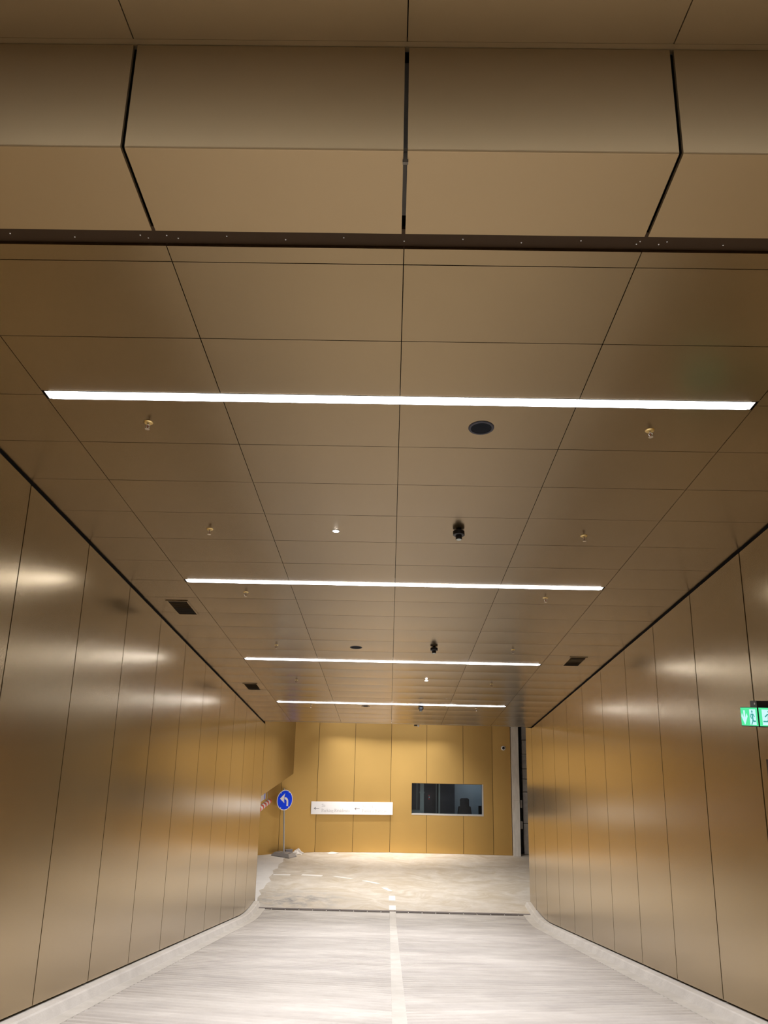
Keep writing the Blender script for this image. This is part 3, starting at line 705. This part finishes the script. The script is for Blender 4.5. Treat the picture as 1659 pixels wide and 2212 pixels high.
def glyph(c):
    X_ = 0.62                                   # x height
    if c == 'S': return arcp_rib([(0.46,0.80)]+arcp(0.27,0.76,0.19,0.22,30,200,8)+[(0.27,0.54)]+arcp(0.29,0.26,0.20,0.25,70,-160,9), 0.10)+seg((0.46,0.98),(0.46,0.76),SF)+seg((0.07,0.02),(0.07,0.26),SF), 0.56
    if c == 'P': return seg((0.16,0),(0.16,1),TK)+ribbon([(0.16,0.97)]+arcp(0.30,0.73,0.24,0.24,90,-90,8)+[(0.16,0.49)], 0.085)+serif(0.16,0.02,0.32)+serif(0.10,0.98,0.2), 0.60
    if c == 'R': return seg((0.16,0),(0.16,1),TK)+ribbon([(0.16,0.97)]+arcp(0.30,0.75,0.22,0.22,90,-90,8)+[(0.16,0.53)], 0.085)+seg((0.30,0.53),(0.62,0.02),0.11)+serif(0.16,0.02,0.32)+serif(0.10,0.98,0.2)+serif(0.66,0.02,0.18), 0.72
    if c == 'B': return seg((0.16,0),(0.16,1),TK)+ribbon([(0.16,0.97)]+arcp(0.30,0.76,0.20,0.21,90,-90,8)+[(0.16,0.54)], 0.085)+ribbon([(0.16,0.54)]+arcp(0.31,0.285,0.25,0.255,90,-90,8)+[(0.16,0.03)], 0.085)+serif(0.10,0.02,0.2)+serif(0.10,0.98,0.2), 0.66
    if c == 'a': return seg((0.36,0.06),(0.36,0.44),0.10)+ribbon(arcp(0.22,0.44,0.14,0.16,0,150,6), 0.07)+ribbon([(0.36,0.36)]+arcp(0.20,0.18,0.14,0.17,70,330,8), 0.075)+seg((0.36,0.06),(0.46,0.04),0.06), 0.48
    if c == 'r': return seg((0.14,0),(0.14,X_),0.10)+ribbon(arcp(0.26,0.42,0.14,0.17,160,50,5), 0.08)+serif(0.14,0.02)+serif(0.10,X_-.01,0.12), 0.40
    if c == 'k': return seg((0.14,0),(0.14,1.04),0.10)+seg((0.16,0.30),(0.40,0.58),0.065)+seg((0.22,0.36),(0.46,0.02),0.09)+serif(0.14,0.02)+serif(0.42,0.60,0.2)+serif(0.48,0.02,0.2)+serif(0.08,1.02,0.12), 0.56
    if c == 'i': return seg((0.14,0),(0.14,X_),0.10)+serif(0.14,0.02)+serif(0.10,X_-.01,0.12)+[disc2(0.14,0.86,0.065,8)], 0.28
    if c == 'n': return seg((0.14,0),(0.14,X_),0.10)+ribbon([(0.16,0.46)]+arcp(0.29,0.44,0.15,0.16,140,0,6)+[(0.44,0.0)], 0.085)+serif(0.14,0.02)+serif(0.44,0.02)+serif(0.10,X_-.01,0.12), 0.58
    if c == 'u': return seg((0.44,0),(0.44,X_),0.10)+ribbon([(0.14,X_),(0.14,0.2)]+arcp(0.28,0.19,0.14,0.17,180,330,6), 0.085)+serif(0.10,X_-.01,0.16)+serif(0.40,X_-.01,0.16)+serif(0.50,0.02,0.14), 0.58
    if c == 'g': return ribbon(arcp(0.22,0.43,0.15,0.17,0,360,12), 0.075)+ribbon([(0.12,0.28),(0.10,0.16),(0.36,0.10)]+arcp(0.24,-0.13,0.20,0.16,50,-230,10), 0.06)+seg((0.32,0.58),(0.46,0.62),0.06), 0.50
    if c == 'e': return ribbon([(0.09,0.36),(0.43,0.36)]+arcp(0.26,0.32,0.18,0.27,10,320,12), 0.078), 0.50
    if c == 'é': return glyph('e')[0]+seg((0.24,0.72),(0.38,0.90),0.08), 0.50
    if c == 's': return arcp_rib([(0.32,0.52)]+arcp(0.20,0.47,0.12,0.13,30,200,6)+[(0.20,0.32)]+arcp(0.21,0.15,0.13,0.14,70,-160,7), 0.075)+seg((0.33,0.62),(0.33,0.46),SF)+seg((0.07,0.0),(0.07,0.17),SF), 0.40
    if c == 'd': return seg((0.42,0),(0.42,1.04),0.10)+ribbon([(0.42,0.54)]+arcp(0.25,0.30,0.17,0.28,70,310,10), 0.08)+serif(0.36,1.02,0.12)+serif(0.48,0.02,0.14), 0.58
    if c == 't': return ribbon([(0.16,0.78),(0.16,0.16)]+arcp(0.28,0.15,0.12,0.12,180,320,5), 0.09)+seg((0.04,0.60),(0.36,0.60),0.06), 0.40
    if c == 'q': return seg((0.42,-0.34),(0.42,X_),0.10)+ribbon([(0.42,0.54)]+arcp(0.25,0.31,0.17,0.28,70,310,10), 0.08)+serif(0.42,-0.34), 0.56
    if c == '2': return ribbon([(0.08,0.48)]+arcp(0.22,0.45,0.14,0.17,150,-20,8)+[(0.08,0.05)], 0.08)+seg((0.06,0.04),(0.42,0.04),0.08), 0.48
    if c == '3': return ribbon(arcp(0.20,0.44,0.15,0.17,140,-70,8), 0.075)+ribbon(arcp(0.20,0.02,0.18,0.25,90,-150,10), 0.08), 0.48
    if c == '4': return seg((0.34,-0.32),(0.34,0.62),0.10)+seg((0.34,0.60),(0.04,-0.04),0.06)+seg((0.02,-0.05),(0.50,-0.05),0.07), 0.54
    if c == '–': return seg((0.04,0.30),(0.50,0.30),0.06), 0.54
    return [], 0.26
def arcp_rib(ps, wd): return ribbon(ps, wd)
def text_line(txt, x, zb, width, cap, name):
    adv = sum(glyph(c)[1] for c in txt); sx = width/adv
    cx_ = 0.0
    for c in txt:
        gl_, a = glyph(c); mb = MB()
        for p in gl_:
            mb.prism([(x+(cx_+u)*sx, 0, zb+v*cap) for u, v in p], (0,-0.0375,0), (0,-0.035,0))
        cx_ += a
        if gl_: mb.build(name, M['grey_text'], ds)
k_ = 0.00202
text_line('S2', (298-112)*k_, BH*0.60, 66*k_, 0.092, 'letter')
text_line('Parking Résidents', (297-112)*k_, BH*0.20, 502*k_, 0.095, 'letter')
text_line('S3 – S4', (1018-112)*k_, BH*0.60, 198*k_, 0.092, 'letter')
text_line('Parking Banque', (1018-112)*k_, BH*0.20, 442*k_, 0.095, 'letter')
for xa in ((157-112)*k_, (878-112)*k_):
    mb = MB(); zc = BH*0.465
    mb.prism([(xa,0,zc),(xa+0.075,0,zc+0.052),(xa+0.062,0,zc),(xa+0.075,0,zc-0.052)], (0,-0.0375,0), (0,-0.035,0))
    mb.prism([(xa+0.05,0,zc-0.009),(xa+0.20,0,zc-0.009),(xa+0.20,0,zc+0.009),(xa+0.05,0,zc+0.009)], (0,-0.0375,0), (0,-0.035,0))
    mb.build('arrow', M['grey_arrow'], ds)

# ================================================================= TURN-LEFT ROAD SIGN
YAW = math.radians(43)
rs = thing('road_sign', 'round blue turn left road sign on a portable grey post', 'road sign', (-3.58, 27.62, ZF))
MB().lathe([(0.028,0.08),(0.028,2.19),(0.022,2.20)], 12).build('post', M['galv'], rs, (0,0,0), (0,-0.05,0))
sd = link('sign_disc', None, rs, (0,0,1.82), (0,0,YAW))
R0_ = 0.335
RX = Matrix.Rotation(math.pi/2, 4, 'X')
rs_disc = MB().lathe([(R0_,-0.006),(R0_,0.006)], 40, M4=RX); 
bpy.data.objects.remove(sd)
fwd = 0.045
def on_disc(mbx): return mbx
disc = rs_disc.build('sign_disc', M['white'], rs, (math.sin(YAW)*fwd-0.05*1.82, -math.cos(YAW)*fwd, 1.82), (0,0,YAW))
MB().lathe([(R0_*0.93,0.0),(R0_*0.93,0.003)], 40, M4=RX).build('blue_field', M['blue'], disc, (0,-0.0065,0))
# curved arrow: shaft rises from bottom right and bends to the left
sh = arcp(-0.02, -0.06, 0.155, 0.155, 0, 95, 10); inner = arcp(-0.02, -0.06, 0.085, 0.085, 95, 0, 10)
outline = [(0.065,-0.20),(0.135,-0.20)]+sh+inner
mb = MB()
o_, i_ = [(0.135,-0.20)]+sh, [(0.065,-0.20)]+inner[::-1]
for a in range(len(o_)-1): mb.prism([(o_[a][0],0,o_[a][1]),(o_[a+1][0],0,o_[a+1][1]),(i_[a+1][0],0,i_[a+1][1]),(i_[a][0],0,i_[a][1])], (0,-0.003,0), (0,0,0))
mb.prism([(-0.22,0,0.06),(-0.01,0,0.225),(-0.055,0,0.06),(-0.03,0,-0.10)], (0,-0.003,0), (0,0,0))
mb.build('arrow', M['white'], disc, (0.01,-0.0105,0))
for a in (55, 125, 235, 305):
    MB().box(-0.012,-0.004,-0.02,0.012,0.0,0.02).build('rim_clip', M['white'], disc, (R0_*0.9*math.cos(math.radians(a)), -0.0095, R0_*0.9*math.sin(math.radians(a))), (0, math.radians(90-a), 0))
# recycled plastic foot: two stacked plates with sloping flanks and hand slots
def foot(parent, w2, d2, h, name, loc, rz):
    mb = MB(); i_ = 0.09
    v = [(-w2,-d2,0),(w2,-d2,0),(w2,d2,0),(-w2,d2,0),(-w2,-d2,0.035),(w2,-d2,0.035),(w2,d2,0.035),(-w2,d2,0.035),(-w2+i_,-d2+i_*0.6,h),(w2-i_,-d2+i_*0.6,h),(w2-i_,d2-i_*0.6,h),(-w2+i_,d2-i_*0.6,h)]
    f = [(0,3,2,1),(0,1,5,4),(1,2,6,5),(2,3,7,6),(3,0,4,7),(4,5,9,8),(5,6,10,9),(6,7,11,10),(7,4,8,11),(8,9,10,11)]
    o = mb.add(v, f).build(name, M['rubber'], parent, loc, (0,0,rz))
    for s in (-1, 1):
        MB().box(-0.05,-0.025,0,0.05,0.025,0.004).build('hand_slot', M['black'], o, (s*(w2-0.16), 0, h-0.001), (0,0,math.pi/2))
        MB().box(-w2*0.16,-0.05,-0.006,w2*0.16,0.05,0.002).build('recess', M['dark'], o, (s*w2*0.3, -d2+i_*0.45, h*0.62), (math.radians(55),0,0))
    return o
foot(rs, 0.40, 0.20, 0.125, 'foot_plate', (0.0,0.0,0.0), math.radians(-32))
MB().box(-0.09,-0.09,0.10,0.09,0.09,0.135).build('post_socket', M['rubber'], rs, (0,0,0), (0,0,math.radians(-32)))
# grey box and crumpled bag behind the foot
gb = thing('grey_box', 'small grey box against the wall behind the road sign foot', 'box', (-3.46, 27.99, ZF), (0,0,math.radians(20)))
MB().box(-0.12,-0.06,0,0.12,0.06,0.14).build('body', M['greybox'], gb); MB().box(-0.127,-0.067,0.14,0.127,0.067,0.16).build('lid', M['greybox'], gb)
mb = MB(); n_ = 14; v = []; f = []
rg2 = random.Random(3)
lev = [(0.0,1.0),(0.04,1.0),(0.09,0.62),(0.13,0.36),(0.18,0.12)]
for z, r in lev:
    for k in range(n_):
        a = 2*math.pi*k/n_; rr = r*0.21*(0.7+0.6*rg2.random()); v.append((rr*0.85*math.cos(a), rr*0.5*math.sin(a), z*(0.7+0.5*rg2.random()) if z else 0.0))
for i in range(len(lev)-1):
    for k in range(n_): f.append((i*n_+k, i*n_+(k+1)%n_, (i+1)*n_+(k+1)%n_, (i+1)*n_+k))
f.append(tuple((len(lev)-1)*n_+k for k in range(n_))); f.append(tuple(range(n_))[::-1])
tag(mb.add(v, f).build('plastic_bag', M['bag'], None, (-3.14, 28.10, ZF)), 'crumpled white plastic bag on the floor by the back wall', 'bag')
# plaster rubble at the wall foot
def rubble(x, y, r, label):
    mb = MB(); n2 = 9; v = []; f = []
    for z, q in ((0,1.0),(0.02,0.7),(0.035,0.3)):
        for k in range(n2):
            a = 2*math.pi*k/n2; rr = r*q*(0.7+0.6*random.random()); v.append((rr*2.2*math.cos(a), rr*math.sin(a), z*(0.6+0.8*random.random()) if z else 0))
    for i in range(2):
        for k in range(n2): f.append((i*n2+k, i*n2+(k+1)%n2, (i+1)*n2+(k+1)%n2, (i+1)*n2+k))
    f.append(tuple(2*n2+k for k in range(n2))); f.append(tuple(range(n2))[::-1])
    tag(mb.add(v, f).build('dust_heap', M['bag'], None, (x, y, ZF)), label, 'debris')
rubble(-1.95, 28.35, 0.12, 'low heap of pale dust at the foot of the wall under the white board')
# clearance bar and sign in the left exit
cb = thing('clearance_bar', 'red and white striped clearance tube hanging in the left exit', 'clearance bar', (-4.13, 27.25, -3.26))
for k in range(16):
    y1 = -0.26*k; y0 = y1-0.26
    mb = MB(); RY = Matrix.Translation((0, y1, 0)) @ Matrix.Rotation(math.pi/2, 4, 'X')
    if k == 0: mb.lathe([(0.02,-0.06),(0.06,-0.04),(0.085,0.0),(0.085,0.26)], 16, M4=RY)
    else: mb.lathe([(0.085,0.0),(0.085,0.26)], 16, M4=RY)
    mb.build('band', M['red'] if k % 2 == 0 else M['white'], cb, smooth=True)
for y in (-0.5, -3.6): MB().tube([(0,y,0.06),(0,y,0.86)], 0.006, 6).build('hanger', M['galv'], cb)
hs = thing('hanging_sign', 'white hanging sign with a blue stripe above the striped tube', 'sign', (-4.20, 26.75, -2.98))
MB().box(-0.015,-1.5,-0.14,0.015,0.0,0.52).build('sign_board', M['white'], hs)
MB().box(0.016,-0.26,-0.14,0.018,-0.14,0.52).build('blue_stripe', M['blue'], hs)
for y in (-0.1, -1.4): MB().tube([(0,y,0.50),(0,y,0.62)], 0.006, 6).build('hanger', M['galv'], hs)
# round security camera on the back wall
sc_ = thing('security_camera', 'round white security camera high on the back wall', 'camera', (4.19, 28.725, -1.41))
MB().lathe([(0.085,-0.01),(0.085,0.03),(0.070,0.05),(0.050,0.052)], 28, M4=RX).build('ring', M['white'], sc_, smooth=True)
MB().lathe([(0.050,0.045),(0.045,0.065),(0.025,0.080),(0.008,0.085)], 20, M4=RX).build('lens_dome', M['black'], sc_, smooth=True)
